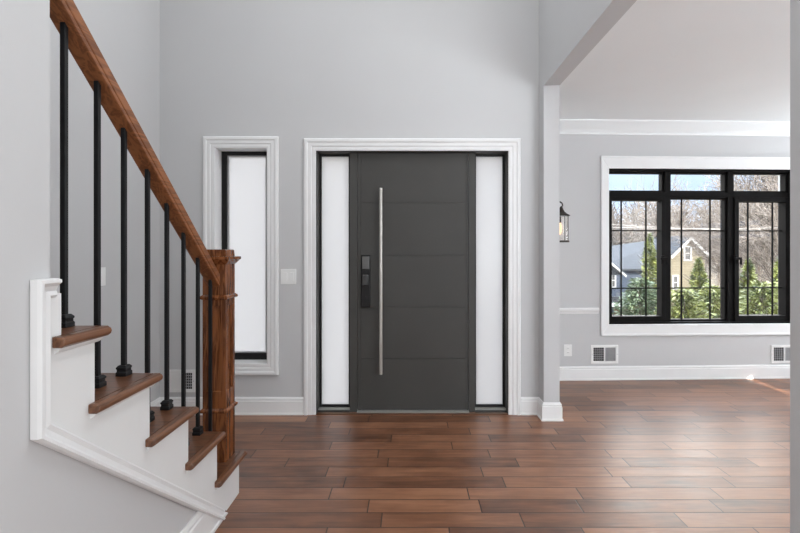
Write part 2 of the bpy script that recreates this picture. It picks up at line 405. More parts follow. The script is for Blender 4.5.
# slab with four fine grooves: five boards set on a backing
slab = MB(); gx0, gx1 = mxa[1]+.004, mxb[0]-.004; zs_top = zd1-.006; zs_bot = Z(410.2, d)+.0
gr = [Z(v, d) for v in (203, 255.3, 307, 358.4)]
edges = [zs_top]+gr+[zs_bot]
slab.box(gx0, YD+.006, zs_bot, gx1, YD+.05, zs_top)
ix0, ix1 = gx0+.022, gx1-.010
for i in range(5):
    slab.box(ix0+.003, YD+.001, edges[i+1]+(.0022 if i < 4 else .03), ix1-.003, YD+.0065, edges[i]-(.0022 if i > 0 else .01))
slab.box(gx0, YD+.0005, zs_bot, ix0, YD+.0065, zs_top); slab.box(ix1, YD+.0005, zs_bot, gx1, YD+.0065, zs_top)
P(slab, 'door_slab', M['door'], door, bevel=.0008)
th = MB(); th.box(mxa[1], YD-.035, .0, mxb[0], YF+.16, .012); th.box(mxa[1], YD-.02, .012, mxb[0], YD+.05, zs_bot-.002)
P(th, 'threshold', M['alu'], door, bevel=.002)
th = MB(); th.box(DX0, YF-.012, 0, DX1, YD-.036, .008)
P(th, 'wood_sill', M['tread'], door, bevel=.002)
# sidelights: black inner frame, frosted pane
def sidelight(xa, xb):
    e_ = empty('sidelight', (0, 0, 0)); e_.parent = door; e_.location = (0, 0, 0)
    mb = MB(); z0 = .02; z1 = DZ-.006; y0, y1 = YF+.10, YF+.13; fw = .016
    mb.box(xa, y0, z0, xa+fw, y1, z1); mb.box(xb-fw, y0, z0, xb, y1, z1)
    mb.box(xa+fw, y0, z0+.0, xb-fw, y1, z0+.020); mb.box(xa+fw, y0, z1-fw, xb-fw, y1, z1)
    fr = mb
    g = MB(); g.box(xa+fw-.004, y0+.012, z0+.014, xb-fw+.004, y0+.018, z1-.012)
    s_ = MB(); s_.box(xa, YD-.01, 0.0, xb, y1, .016)
    return e_, fr, g, s_
for xa, xb in ((DX0+.006, mxa[0]), (mxb[1], DX1-.006)):
    e_, fr, g, s_ = sidelight(xa, xb)
    B(fr, 'sash_frame', M['black'], e_, bevel=.002); B(g, 'frosted_pane', M['frost'], e_); 
    B(s_, 'sidelight_sill', M['door'], e_, bevel=.002)
    a_ = MB(); a_.box(xa, YD+.006, .016, xb, YF+.1, .021); B(a_, 'sill_strip', M['alu'], e_)
# pull handle
hb = MB(); hx = X(380.9, YD-.06); hz0, hz1 = Z(374.3, YD-.06), Z(188, YD-.06)
hb.tube((hx, YD-.06, hz0), (hx, YD-.06, hz1), .0135, n=20)
ph = P(hb, 'pull_handle', M['steel'], door, smooth=False)
so = MB()
for z_ in (hz0+.2, hz1-.2): so.tube((hx, YD-.06, z_), (hx, YD+.002, z_), .009, n=14)
B(so, 'standoff', M['steel'], ph, smooth=False)
# electronic lock
kx0, kx1 = X(361.3, YD), X(370.6, YD); kz0, kz1 = Z(307.2, YD), Z(255, YD)
lk = MB(); lk.box(kx0, YD-.022, kz0, kx1, YD+.001, kz1)
lko = P(lk, 'keypad_lock', M['black'], door, bevel=.006)
sc_ = MB(); sc_.box(kx0+.008, YD-.026, kz1-.11, kx1-.008, YD-.02, kz1-.01); B(sc_, 'touch_screen', M['keymid'], lko, bevel=.003)
sc_ = MB(); sc_.box(kx0+.010, YD-.044, kz1-.235, kx1-.012, YD-.02, kz1-.145); B(sc_, 'thumb_turn', M['keyglass'], lko, bevel=.006)
sc_ = MB(); sc_.tube(((kx0+kx1)/2, YD-.028, kz0+.075), ((kx0+kx1)/2, YD-.018, kz0+.075), .011, n=18); B(sc_, 'lock_button', M['iron'], lko)
sc_ = MB(); sc_.box(kx0+.004, YD-.026, kz1-.128, kx1-.004, YD-.02, kz1-.118); B(sc_, 'keypad_rim', M['iron'], lko)

# ------------------------------------------------------------ FOYER SIDE WINDOW
win2 = empty_struct('window_2', (0, YF, 0))
mb = MB(); yj = YF+.12
mb.box(WX0-.012, YF, WZ0-.012, WX0, yj+.04, WZ1+.012); mb.box(WX1, YF, WZ0-.012, WX1+.012, yj+.04, WZ1+.012)
mb.box(WX0, YF, WZ1, WX1, yj+.04, WZ1+.012); mb.box(WX0, YF, WZ0-.012, WX1, yj+.04, WZ0)
P(mb, 'window_jamb', M['trim'], win2)
mb = MB(); fw = .042
mb.box(WX0, yj, WZ0, WX0+fw, yj+.035, WZ1); mb.box(WX1-fw, yj, WZ0, WX1, yj+.035, WZ1)
mb.box(WX0+fw, yj, WZ0, WX1-fw, yj+.035, WZ0+.052); mb.box(WX0+fw, yj, WZ1-.03, WX1-fw, yj+.035, WZ1)
P(mb, 'window_sash', M['black'], win2, bevel=.002)
mb = MB(); q0, q1 = WX0+fw, WX1-fw; r0, r1 = WZ0+.052, WZ1-.03
for (a, b_, c_, d_) in ((q0, r0, q0+.012, r1), (q1-.012, r0, q1, r1), (q0+.012, r0, q1-.012, r0+.01), (q0+.012, r1-.01, q1-.012, r1)):
    mb.box(a, yj+.012, b_, c_, yj+.03, d_)
P(mb, 'glazing_bead', M['greyslat'], win2)
mb = MB(); mb.box(q0+.008, yj+.018, r0+.006, q1-.008, yj+.024, r1-.006); P(mb, 'frosted_pane', M['frost'], win2)

# ------------------------------------------------------------ LIVING ROOM WINDOW
win1 = empty('window_1', LP); win1['kind'] = 'structure'; win1.rotation_euler = (0, 0, LA)
def L_(mb, name, m, par=None, **k):
    o = mb.build(name, m, None, **k); o.parent = par or win1; return o
TW = .05; TG = .085     # window frame plane / glass plane behind the wall face
def lx(p, t=TW): return LW(p, 250, t)[0]
def lz(p, xp=660, t=TW): return LW(xp, p, t)[1]
mb = MB()
fz0, fz1 = lz(322.5), lz(170.5); ztr0, ztr1 = lz(197.2), lz(192.2)
mu = [(lx(664.2), lx(669.8)), (lx(727.3), lx(733.0))]
mb.box(u0-.01, .015, zb_-.01, u0+.014, .15, zt+.01); mb.box(u1-.014, .015, zb_-.01, u1+.01, .15, zt+.01)
mb.box(u0, .015, zt-.018, u1, .15, zt+.01); mb.box(u0, .015, zb_-.01, u1, .15, zb_+.016)
for a, b_ in mu: mb.box(a, TW-.01, zb_, b_, .15, zt)
mb.box(u0, TW-.01, ztr0, u1, .15, ztr1)
L_(mb, 'window_frame', M['wframe'], bevel=.002)
cells = [(u0+.014, mu[0][0]), (mu[0][1], mu[1][0]), (mu[1][1], u1-.014)]
def sash(name, x0, x1, z0, z1, fw, y0, y1, muntins, fwb=None):
    fwb = fwb or fw
    mb = MB(); mb.box(x0, y0, z0, x0+fw, y1, z1); mb.box(x1-fw, y0, z0, x1, y1, z1); mb.box(x0+fw, y0, z0, x1-fw, y1, z0+fwb); mb.box(x0+fw, y0, z1-fw, x1-fw, y1, z1)
    s_ = L_(mb, name, M['wframe'], bevel=.002)
    g = MB(); g.box(x0+fw-.004, TG, z0+fwb-.004, x1-fw+.004, TG+.004, z1-fw+.004); L_(g, 'glass_pane', M['glass'], s_)
    for (k, v) in muntins:
        m_ = MB()
        if k == 'v': m_.box(v-.006, TG-.012, z0+fwb, v+.006, TG-.001, z1-fw)
        else: m_.box(x0+fw, TG-.0115, v-.006, x1-fw, TG-.0015, v+.006)
        L_(m_, 'muntin', M['wframe'], s_)
    return s_
mz = [lz(230.8, t=TG), lz(288, t=TG)]
for (a, b_) in cells: sash('transom_sash', a, b_, ztr1, zt-.018, .018, TW+.012, .12, [])
sz0 = zb_+.016
sash('casement_sash', cells[0][0], cells[0][1], sz0, ztr0, .045 if False else .036, TW-.022, .12, [('v', lx(620.8, TG)), ('v', lx(645.5, TG)), ('h', mz[0]), ('h', mz[1])], .055)
sash('fixed_sash', cells[1][0], cells[1][1], sz0, ztr0, .018, TW+.012, .12, [('v', lx(681, TG)), ('v', lx(709.5, TG)), ('h', mz[0]), ('h', mz[1])], .018)
sash('casement_sash', cells[2][0], cells[2][1], sz0, ztr0, .045, TW-.022, .12, [('v', lx(747.2, TG)), ('v', lx(771.8, TG)), ('h', mz[0]), ('h', mz[1])], .055)
for hxp in (662.2, 735.5):
    hu, hz = LW(hxp, 259.5, .03)
    mb = MB(); mb.box(hu-.016, .012, hz-.045, hu+.016, .03, hz+.04)
    l_ = L_(mb, 'window_latch', M['wframe'], bevel=.004)
    mb = MB(); mb.box(hu-.035, -.008, hz-.002, hu+.04, .012, hz+.022); mb.box(hu+.024, -.008, hz-.05, hu+.04, .006, hz+.0); L_(mb, 'latch_lever', M['wframe'], l_, bevel=.003)

# ------------------------------------------------------------ STAIRCASE
RUN, RISE, R1 = .273, .2088, 2.386
NST = 8
ry = [R1-i*RUN for i in range(NST+1)]        # riser positions, far to near
XIN = XL+.002
stair = tag(E('staircase', (XS, R1, 0)), 'staircase with brown oak treads and white risers climbing toward the camera at left', 'staircase')
YW = 1.14                                     # end of the wall that takes over from the open side
TT = .028
for i in range(NST):
    y0, y1 = ry[i+1], ry[i]; z = RISE*(i+1)
    mb = MB(); mb.box(XIN, y1-.018, z-RISE, XS-.014 if i < 5 else -1.02, y1, z-TT); B(mb, 'riser', M['panel'], stair)
    xo = XS-.0 if i < 5 else -1.02
    # tread board with a rounded nose
    mb = MB(); nose = y1+.03
    pr = [(y0-.0, z), (nose-.008, z), (nose-.001, z-.007), (nose, z-.014), (nose-.001, z-.021), (nose-.008, z-TT), (y0, z-TT)]
    if i >= 5: pass
    if i == 4:
        mb.prism(pr, lambda a, b, t: (t, a, b), XIN, -1.02)
        mb.prism([(YW if a == y0 else a, b) for a, b in pr], lambda a, b, t: (t, a, b), -1.02, XS)
    else: mb.prism(pr, lambda a, b, t: (t, a, b), XIN, (XS if i < 5 else -1.02))
    tr = B(mb, 'tread', M['tread'], stair, org=(XS, y1, z))
    if i < 5:
        ye = max(y0-.028, YW-.002)
        mb = MB()
        sec = [(XS, z), (XS+.022, z), (XS+.031, z-.006), (XS+.034, z-.014), (XS+.031, z-.022), (XS+.022, z-TT), (XS, z-TT)]
        cc = [(nose-.006, 0), (nose, .0)]
        mb.prism(sec, lambda a, b, t: (a, t, b), ye, nose-.004)
        B(mb, 'return_nosing', M['nose'], tr, org=(XS, y1, z), bevel=.004)
        mb = MB(); mb.prism([(XS, z-TT), (XS+.016, z-TT), (XS+.013, z-TT-.006), (XS+.006, z-TT-.013), (XS, z-TT-.016)], lambda a, b, t: (a, t, b), ye+.01, y1+.014)
        B(mb, 'cove_strip', M['panel'], tr)
# stringer panel (sawtooth top)
z_at = lambda y: .83+(1.138-y)*.766           # top edge of the sloping moulding
pts = [(2.386, 0)]
for i in range(5):
    z = RISE*(i+1)-TT; pts += [(ry[i], z), (max(ry[i+1], YW+.03), z)]
pts += [(YW+.03, 1.15), (1.112, 1.15), (1.112, z_at(1.112)-.02), (2.225, z_at(2.225)-.02 if z_at(2.225) > .02 else 0.0), (2.235, 0)]
pts = [p for k, p in enumerate(pts)]
mb = MB(); mb.prism(pts, lambda a, b, t: (t, a, b), XS-.012, XS)
B(mb, 'stringer_panel', M['panel'], stair)
# boards rising under the treads, closing the inside (back of stringer)
# moulding framing the stringer: sloping, upright and top pieces
mold = [(0, 0), (0, .010), (.008, .016), (.020, .012), (.034, .016), (.044, .026), (.052, .026), (.056, .016), (.056, 0)]
SP = lambda a, b, t: (XS+t, a, b)
zf = .0
p0 = (2.225+.03, z_at(2.255)-.0)
path = [(2.185, z_at(2.185)), (1.127, z_at(1.127)), (1.127, 1.142), (YW+.004, 1.142)]
mb = MB(); mb.sweep(path, [(s*.044/.056 if False else s*.86, t-.004) for s, t in mold], SP)
B(mb, 'stringer_moulding', M['trim'], stair)
# wall under / beside the stair
XW = XS-.006
pw = [(2.20, 0), (2.20, z_at(2.20)-.02), (1.10, z_at(1.10)-.03), (1.10, 1.14), (YW, 1.14), (YW, ZC2), (YB, ZC2), (YB, 0)]
mb = MB(); mb.prism(pw, lambda a, b, t: (t, a, b), XW-.11, XW)
struct(mb.build('wall_stair', M['wall']))
mb = MB(); bp_ = [(XW+s, t*1.24) for s, t in base]; nb = len(bp_)
mb.add([(x, YB, z) for x, z in bp_]+[(x, 2.205-z*1.30, z) for x, z in bp_], [tuple(range(nb)), tuple(range(2*nb-1, nb-1, -1))]+[(i, (i+1) % nb, nb+(i+1) % nb, nb+i) for i in range(nb)])
struct(mb.build('baseboard_stair', M['trim']))

# railing
rl = tag(E('stair_railing', (-.968, 2.33, RISE)), 'stair railing of black iron balusters under a brown wooden handrail', 'railing')
XB = -.97
rb = lambda y: 1.566-.825*(y-1.70)
yA, yZ = YW-.0, 2.275
hr = MB()
prof = [(-.022, -.014), (.022, -.014), (.029, -.012), (.030, .0), (.027, .004), (.031, .009), (.031, .046), (.025, .056), (.010, .061), (-.010, .061), (-.025, .056), (-.031, .046), (-.031, .009), (-.027, .004), (-.030, .0), (-.029, -.012)]
vs = [(XB+a, yA, rb(yA)+b) for a, b in prof]+[(XB+a, yZ, rb(yZ)+b) for a, b in prof]; n = len(prof)
hr.add(vs, [tuple(range(n-1, -1, -1)), tuple(range(n, 2*n))]+[(i, (i+1) % n, n+(i+1) % n, n+i) for i in range(n)])
B(hr, 'handrail', M['oak_y'], rl, bevel=.0015)
bal = [(1.29, 5), (1.427, 4), (1.56, 4), (1.70, 3), (1.835, 3), (1.97, 2), (2.103, 2), (2.235, 1)]
for y, tn in bal:
    zt_ = RISE*tn; mb = MB(); h_ = .0072
    a = .0072
    mb.lathe([(a, 0), (a, rb(y)-zt_+.012)], (XB, y, zt_), sq=True)
    b_ = B(mb, 'baluster', M['iron'], rl, org=(XB, y, zt_), bevel=.0015)
    mb = MB(); mb.lathe([(.0180, 0), (.0180, .012), (.0155, .016), (.0155, .022), (.0175, .025), (.0175, .029), (.012, .036), (.0095, .036)], (XB, y, zt_), sq=True)
    B(mb, 'baluster_shoe', M['iron'], b_, org=(XB, y, zt_), bevel=.0012)
# newel post
NX, NY, NW = -.968, 2.332, .058
z0 = RISE; zt_ = 1.263
core = MB()
core.lathe([(NW, 0), (NW, .262)], (NX, NY, z0), sq=True)
core.lathe([(NW, zt_-z0-.012-.02), (NW, .86-.0)], (NX, NY, z0), sq=True) if False else None
# upper body with recessed panels on four sides
c0, c1 = z0+.30, z0+.82
core.lathe([(NW-.010, .26), (NW-.010, .82)], (NX, NY, z0), sq=True)
for sx in (-1, 1):
    for sy in (-1, 1):
        xa, ya_ = NX+sx*NW, NY+sy*NW
        core.box(xa, ya_, z0+.26, xa-sx*.024, ya_-sy*.024, z0+.83)
for sgn in (-1, 1):
    core.box(NX-NW+.02, NY+sgn*NW, z0+.26, NX+NW-.02, NY+sgn*(NW-.012), z0+.352); core.box(NX-NW+.02, NY+sgn*NW, z0+.775, NX+NW-.02, NY+sgn*(NW-.012), z0+.83)
    core.box(NX+sgn*NW, NY-NW+.02, z0+.26, NX+sgn*(NW-.012), NY+NW-.02, z0+.352); core.box(NX+sgn*NW, NY-NW+.02, z0+.775, NX+sgn*(NW-.012), NY+NW-.02, z0+.83)
core.lathe([(NW, .82), (NW, 1.02)], (NX, NY, z0), sq=True)
nw = B(core, 'newel_post', M['oak_z'], rl, org=(NX, NY, z0), bevel=.0015)
for zc_, wd in ((.243, .010), (.805, .010)):
    mb = MB(); mb.lathe([(NW+.001, 0), (NW+wd, .004), (NW+wd+.002, .010), (NW+wd, .016), (NW+.001, .024)], (NX, NY, z0+zc_), sq=True)
    B(mb, 'newel_band', M['oak_z'], nw, org=(NX, NY, z0+zc_))
mb = MB(); k = zt_-z0
mb.lathe([(NW+.001, k-.075), (NW+.010, k-.065), (NW+.020, k-.052), (NW+.024, k-.050), (NW+.024, k-.036), (NW, k-.034), (NW-.002, k-.004), (NW-.006, k)], (NX, NY, z0), sq=True)
B(mb, 'newel_cap', M['oak_z'], nw, org=(NX, NY, z0), bevel=.001)

# ------------------------------------------------------------ SMALL WALL THINGS
def plate(name, label, cat, cx, cz, w_, h_, fn, kind, group=None, org=None):
    """wall plate built in wall coordinates (a,b,out) through fn"""
    o = E(name, fn(cx, cz, 0)); tag(o, label, cat, group)
    def bx(a0, b0, a1, b1, t0, t1): m_ = MB(); m_.prism([(a0, b0), (a1, b0), (a1, b1), (a0, b1)], fn, t0, t1); return m_
    B(bx(cx-w_/2, cz-h_/2, cx+w_/2, cz+h_/2, 0, .005), 'wall_plate', M['plastic'], o, bevel=.0015)
    if kind == 'double':
        B(bx(cx-w_*.36, cz-.033, cx-w_*.10, cz+.033, .005, .0072), 'dimmer', M['plastic'], o, bevel=.0008)
        B(bx(cx-w_*.12, cz-.03, cx-w_*.07, cz+.028, .0072, .0095), 'dimmer_slide', M['plastic'], o)
        B(bx(cx+w_*.10, cz-.033, cx+w_*.36, cz+.033, .005, .0085), 'rocker', M['plastic'], o, bevel=.0012)
    elif kind == 'rocker':
        B(bx(cx-.017, cz-.034, cx+.017, cz+.034, .005, .009), 'rocker', M['plastic'], o, bevel=.0012)
    else:
        for s_ in (-1, 1):
            q = B(bx(cx-.016, cz+s_*.021-.013, cx+.016, cz+s_*.021+.013, .005, .0075), 'socket', M['plastic'], o, bevel=.002)
            for k_ in (-1, 1): B(bx(cx+k_*.006-.001, cz+s_*.021-.004, cx+k_*.006+.001, cz+s_*.021+.005, .0075, .0078), 'socket_slot', M['dark'], q)
    return o
front = lambda a, b, t: (a, YF-t, b)
left = lambda a, b, t: (XL+t, a, b)
s0 = F/YF
plate('light_switch', 'white double wall switch plate between the narrow window and the front door', 'light switch', (288.5-410)/s0, H-(276.6-250)/s0, .118, .115, front, 'double')
dd = 1.92*F/(410-101)
plate('light_switch', 'white single switch plate on the left wall, seen between two black balusters', 'light switch', dd, H-(276.6-250)*dd/F, .075, .115, left, 'rocker')
ca, sa = math.cos(LA), math.sin(LA)
lwf = lambda a, b, t: (LP.x+a*ca+t*sa, LP.y+a*sa-t*ca, b)
uo, zo = LW(567.8, 350.3)
plate('power_outlet', 'white power outlet plate low on the living room wall beside the vent', 'outlet', uo, zo, .078, .112, lwf, 'outlet')
def vent(name, label, cx, cz, w_, h_, fn, left_dark):
    o = E(name, fn(cx, cz, 0)); tag(o, label, 'vent')
    def bx(m_, a0, b0, a1, b1, t0, t1): m_.prism([(a0, b0), (a1, b0), (a1, b1), (a0, b1)], fn, t0, t1); return m_
    fr = MB(); a0, a1, b0, b1 = cx-w_/2, cx+w_/2, cz-h_/2, cz+h_/2; k = .024
    bx(fr, a0, b0, a0+k, b1, 0, .009); bx(fr, a1-k, b0, a1, b1, 0, .009); bx(fr, a0+k, b0, a1-k, b0+k, 0, .009); bx(fr, a0+k, b1-k, a1-k, b1, 0, .009)
    bx(fr, cx-.006, b0+k, cx+.006, b1-k, 0, .009)
    B(fr, 'vent_frame', M['plastic'], o, bevel=.002)
    B(bx(MB(), a0+k, b0+k, a1-k, b1-k, .0, .0012), 'backing', M['dark'], o)
    for side in (0, 1):
        c0_ = a0+k if side == 0 else cx+.006; c1_ = cx-.006 if side == 0 else a1-k
        dark = (side == 0) == left_dark
        sl = MB()
        if dark:
            n_ = 6
            for i in range(1, n_): t_ = b0+k+(h_-2*k)*i/n_; bx(sl, c0_, t_-.0018, c1_, t_+.0018, .0012, .006)
            for i in range(1, 5): t_ = c0_+(c1_-c0_)*i/5; bx(sl, t_-.001, b0+k, t_+.001, b1-k, .0012, .005)
            B(sl, 'grille', M['greyslat'], o)
        else:
            n_ = 9
            for i in range(n_): t_ = c0_+(c1_-c0_)*(i+.5)/n_; bx(sl, t_-.0034, b0+k, t_+.0034, b1-k, .0012, .007)
            B(sl, 'louvre', M['greyslat'] if left_dark else M['plastic'], o)
    for a_ in (a0+k/2, a1-k/2):
        sc_ = MB(); sc_.tube(fn(a_, cz, .008), fn(a_, cz, .0105), .0035, n=10); B(sc_, 'screw', M['greyslat'], o)
    return o
vent('wall_vent', 'white wall vent beside the newel post, low on the foyer wall under the narrow window', (181.8-410)/s0, H-(380.8-250)/s0, 27.6/s0, 22.5/s0, front, False)
ul, zl = LW(604.3, 354.2); vw = LW(618, 354)[0]-LW(590.8, 354)[0]; vh = LW(604, 345)[1]-LW(604, 363.4)[1]
vent('wall_vent', 'white wall vent next to the power outlet, left below the living room window', ul, zl, vw, vh, lwf, True)
ul2, zl2 = LW(784, 354.0)
vent('wall_vent', 'white wall vent partly cut off by the dark wall edge at far right', ul2, zl2, vw, vh, lwf, True)

# lantern sconce on the living room's left wall
SX, SY = 1.315, 4.0
sz1, sz0_, szt, szb = Z(215.3, SY), Z(242.3, SY), Z(209, SY), Z(240, SY)
sc = tag(E('wall_sconce', (XP1, SY, sz1)), 'bronze and glass lantern sconce peeking out past the foyer partition wall', 'wall lamp')
mb = MB(); mb.prism([(SY-.05, sz1-.06), (SY+.05, sz1-.06), (SY+.05, sz1+.16), (SY-.05, sz1+.16)], lambda a, b, t: (XP1+t, a, b), 0, .015); B(mb, 'backplate', M['bronze'], sc, bevel=.005)
mb = MB(); arc = [(XP1+.012, SY, sz1+.06), (XP1+.07, SY, sz1+.12), (XP1+.15, SY, sz1+.128), (SX-.012, SY, sz1+.118), (SX+.008, SY, sz1+.105), (SX+.012, SY, sz1+.085), (SX, SY, sz1+.068)]
for a, b_ in zip(arc, arc[1:]): mb.tube(a, b_, .006, n=8)
B(mb, 'arm', M['bronze'], sc, smooth=True)
mb = MB(); R_ = .068
mb.lathe([(.006, .078), (.012, .07), (.018, .052), (.030, .03), (.052, .012), (R_+.006, .0), (R_+.006, -.006), (R_-.004, -.006)], (SX, SY, sz1), n=28)
B(mb, 'lantern_cap', M['bronze'], sc, smooth=True)
mb = MB(); hl = sz1-sz0_
mb.lathe([(R_-.004, -hl), (R_, -hl), (R_, -hl+.014), (R_-.01, -hl+.016)], (SX, SY, sz1), n=28)
B(mb, 'lantern_base', M['bronze'], sc)
mb = MB()
for k in range(4):
    a = R(45+90*k); mb.tube((SX+R_*.93*math.cos(a), SY+R_*.93*math.sin(a), sz1-hl+.01), (SX+R_*.93*math.cos(a), SY+R_*.93*math.sin(a), sz1-.004), .003, n=6)
B(mb, 'cage_rod', M['bronze'], sc)
mb = MB(); n = 28; vs = []; 
for z_ in (sz1-hl+.016, sz1-.006): vs += [(SX+.06*math.cos(2*math.pi*i/n), SY+.06*math.sin(2*math.pi*i/n), z_) for i in range(n)]
mb.add(vs, [(i, (i+1) % n, n+(i+1) % n, n+i) for i in range(n)])
B(mb, 'glass_cylinder', glass('lantern_glass', (.96, .93, .9), .12), sc, smooth=True)
mb = MB(); mb.lathe([(.010, -.012), (.011, -.06), (.006, -.065)], (SX-.01, SY, sz1), n=12); lamp = B(mb, 'lamp_holder', M['bronze'], sc)
mb = MB(); mb.lathe([(.004, -.062), (.013, -.09), (.016, -.115), (.010, -.15), (.002, -.17)], (SX-.01, SY, sz1), n=14); B(mb, 'bulb', emis('warm_bulb', (1, .66, .36), 1.1), sc, smooth=True)

# ------------------------------------------------------------ OUTSIDE
random.seed(5)
def ground_z(x, y):
    if y < 8: z = -.75
    elif y < 45: z = -.75-(y-8)/37*6.2
    elif y < 70: z = -6.95
    else: z = -6.95+(y-70)*.17
    return z
mb = MB(); ys = [YF+.6, 8, 16, 26, 36, 45, 58, 70, 85, 100, 120, 150]; xs = [-60, -30, -10, 0, 10, 20, 35, 55, 80, 120, 170]
vs = [(x, y, ground_z(x, y)+(math.sin(x*.13)*.15 if y > 10 else 0)) for y in ys for x in xs]; nx = len(xs)
mb.add(vs, [(j*nx+i, j*nx+i+1, (j+1)*nx+i+1, (j+1)*nx+i) for j in range(len(ys)-1) for i in range(nx-1)])
M['ground'] = mat('leafy_ground', (.10, .08, .055), .95, noise=.5, scale=.6)
struct(mb.build('ground', M['ground'], fix=False))
M['bark'] = mat('grey_bark', (.24, .205, .175), .9, noise=.3, scale=6)
M['bark2'] = mat('brown_bark', (.10, .082, .07), .9, noise=.3, scale=6)
def leafmat(name, c0, c1):
    m = bpy.data.materials.new(name); m.use_nodes = True; t = m.node_tree; b = t.nodes['Principled BSDF']
    c = t.nodes.new('ShaderNodeTexCoord'); n = t.nodes.new('ShaderNodeTexNoise'); n.inputs['Scale'].default_value = 5; n.inputs['Detail'].default_value = 6
    t.links.new(c.outputs['Object'], n.inputs[0]); r = t.nodes.new('ShaderNodeValToRGB'); t.links.new(n.outputs[0], r.inputs[0])
    r.color_ramp.elements[0].position = .35; r.color_ramp.elements[0].color = c0+(1,); r.color_ramp.elements[1].position = .65; r.color_ramp.elements[1].color = c1+(1,)
    t.links.new(r.outputs[0], b.inputs['Base Color']); b.inputs['Roughness'].default_value = .5; return m
M['leafA'] = leafmat('bright_green_foliage', (.035, .052, .014), (.23, .25, .07))
M['leafB'] = leafmat('blue_green_foliage', (.022, .04, .02), (.12, .165, .09))

def tree_mesh(seed, height=12, levels=5, rm=.011):
    rnd = random.Random(seed); tr = MB(); br = MB()
    def grow(p, d, length, r, lv):
        n = 3 if lv > 1 else 4; q = p
        for i in range(n):
            d2 = (d+Vector((rnd.uniform(-1, 1), rnd.uniform(-1, 1), rnd.uniform(-.3, .6)))*(.10 if lv == 0 else .2)).normalized()
            e_ = q+d2*(length/n); r2 = r*(1-.5*(i+1)/n) if lv else r*(1-.4*(i+1)/n)
            r1_ = r*(1-.5*i/n) if lv else r*(1-.4*i/n)
            (tr if lv == 0 else br).tube(q, e_, max(r1_, rm), max(r2, rm*.8), n=6 if lv < 2 else 3, caps=False)
            if lv < levels and (lv > 0 or i >= 1):
                for _ in range(2 if lv else 3):
                    a = rnd.uniform(0, 2*math.pi); u = d2.orthogonal().normalized(); v = d2.cross(u)
                    sd = (d2*rnd.uniform(.6, 1.1)+(u*math.cos(a)+v*math.sin(a))*rnd.uniform(.5, .95)+Vector((0, 0, .15))).normalized()
                    grow(e_, sd, length*rnd.uniform(.5, .72), r2*.6, lv+1)
            q = e_; d = d2
    grow(Vector((0, 0, -.3)), Vector((rnd.uniform(-.05, .05), 0, 1)), height*.5, height*.0085, 0)
    return tr, br
def proto_tree(seed, height, levels, m, rm):
    t_, b_ = tree_mesh(seed, height, levels, rm)
    a = bpy.data.meshes.new('trunk'); a.from_pydata(t_.v, [], t_.f); a.materials.append(m)
    b = bpy.data.meshes.new('branches'); b.from_pydata(b_.v, [], b_.f); b.materials.append(m)
    return a, b
protos = [proto_tree(s, h, l, m, r) for s, h, m, l, r in ((1, 12, M['bark'], 4, .013), (2, 13, M['bark2'], 4, .013), (3, 11, M['bark'], 3, .042), (7, 14, M['bark2'], 3, .05), (11, 12, M['bark2'], 3, .042))]
def put_tree(k, x, y, s, rz, label, group):
    root = empty('bare_tree', (x, y, ground_z(x, y))); root.rotation_euler = (0, 0, rz); root.scale = (s, s, s)
    tag(root, label, 'tree', group)
    for me, nm in zip(protos[k], ('trunk', 'branches')):
        o = bpy.data.objects.new(nm, me); COL.objects.link(o); o.parent = root
# nearer trees (pixel column, distance, size)
near = [(662, 63, 1.45), (748, 44, 1.0), (758, 36, 1.1), (773, 30, 1.0), (790, 26, .95), (806, 32, 1.1)]
for i, (p, y, s) in enumerate(near):
    put_tree(i % 2, X(p, y), y, s, i*1.7, 'bare grey tree among those nearest outside the living room window', 'bare trees nearest the window')
rows = [(70, 10, 1.15), (88, 10, 1.1), (108, 10, 1.0)]
for j, (y, n, s) in enumerate(rows):
    for i in range(n):
        p = 560+(820-560)*(i+.5)/n+random.uniform(-5, 5)
        
        put_tree(2+random.randrange(3), X(p, y), y+random.uniform(-4, 4), s*random.uniform(.85, 1.15), random.uniform(0, 6), 'bare brown woodland tree on the slope behind the neighbouring house', 'bare woodland trees on the far slope')

def shrub(name, label, cat, x, y, zb, zt_, wx, n, m, seed, conical=False, group=None, leaf=.12):
    rnd = random.Random(seed); root = tag(E(name, (x, y, zb)), label, cat, group)
    st = MB(); fo = MB(); hh = zt_-zb
    st.tube((x, y, zb-.3), (x, y, zb+hh*.9), .05, .01, n=6)
    for i in range(n):
        k = rnd.random()**.8; zz = zb+hh*(.05+.95*k)
        rad = wx*((1-k)**.7 if conical else math.sin(math.pi*min(1, .15+.8*k))**.6)
        a = rnd.uniform(0, 2*math.pi); rr = rad*rnd.random()**.45
        lump = .75+.4*math.sin(a*3+zz*4+seed)
        c = Vector((x+rr*lump*math.cos(a), y+rr*lump*math.sin(a), zz+rnd.uniform(-.1, .1)))
        d_ = Vector((math.cos(a), math.sin(a), rnd.uniform(-.6, .8))).normalized(); s_ = d_.cross(Vector((rnd.uniform(-1, 1), rnd.uniform(-1, 1), rnd.uniform(-1, 1)))).normalized()
        L = leaf*.55*rnd.uniform(.6, 1.5); W_ = L*.28
        fo.add([c-d_*L, c+s_*W_, c+d_*L, c-s_*W_], [(0, 1, 2, 3)])
    for i in range(16):
        a = rnd.uniform(0, 2*math.pi); k = rnd.uniform(.1, .8); b_ = Vector((x, y, zb+hh*k)); st.tube(b_, b_+Vector((math.cos(a)*wx*.7, math.sin(a)*wx*.7, hh*.12)), .02, .006, n=4)
    B(st, 'stem', M['bark2'], root, fix=False); B(fo, 'foliage', m, root, fix=False)
    return root
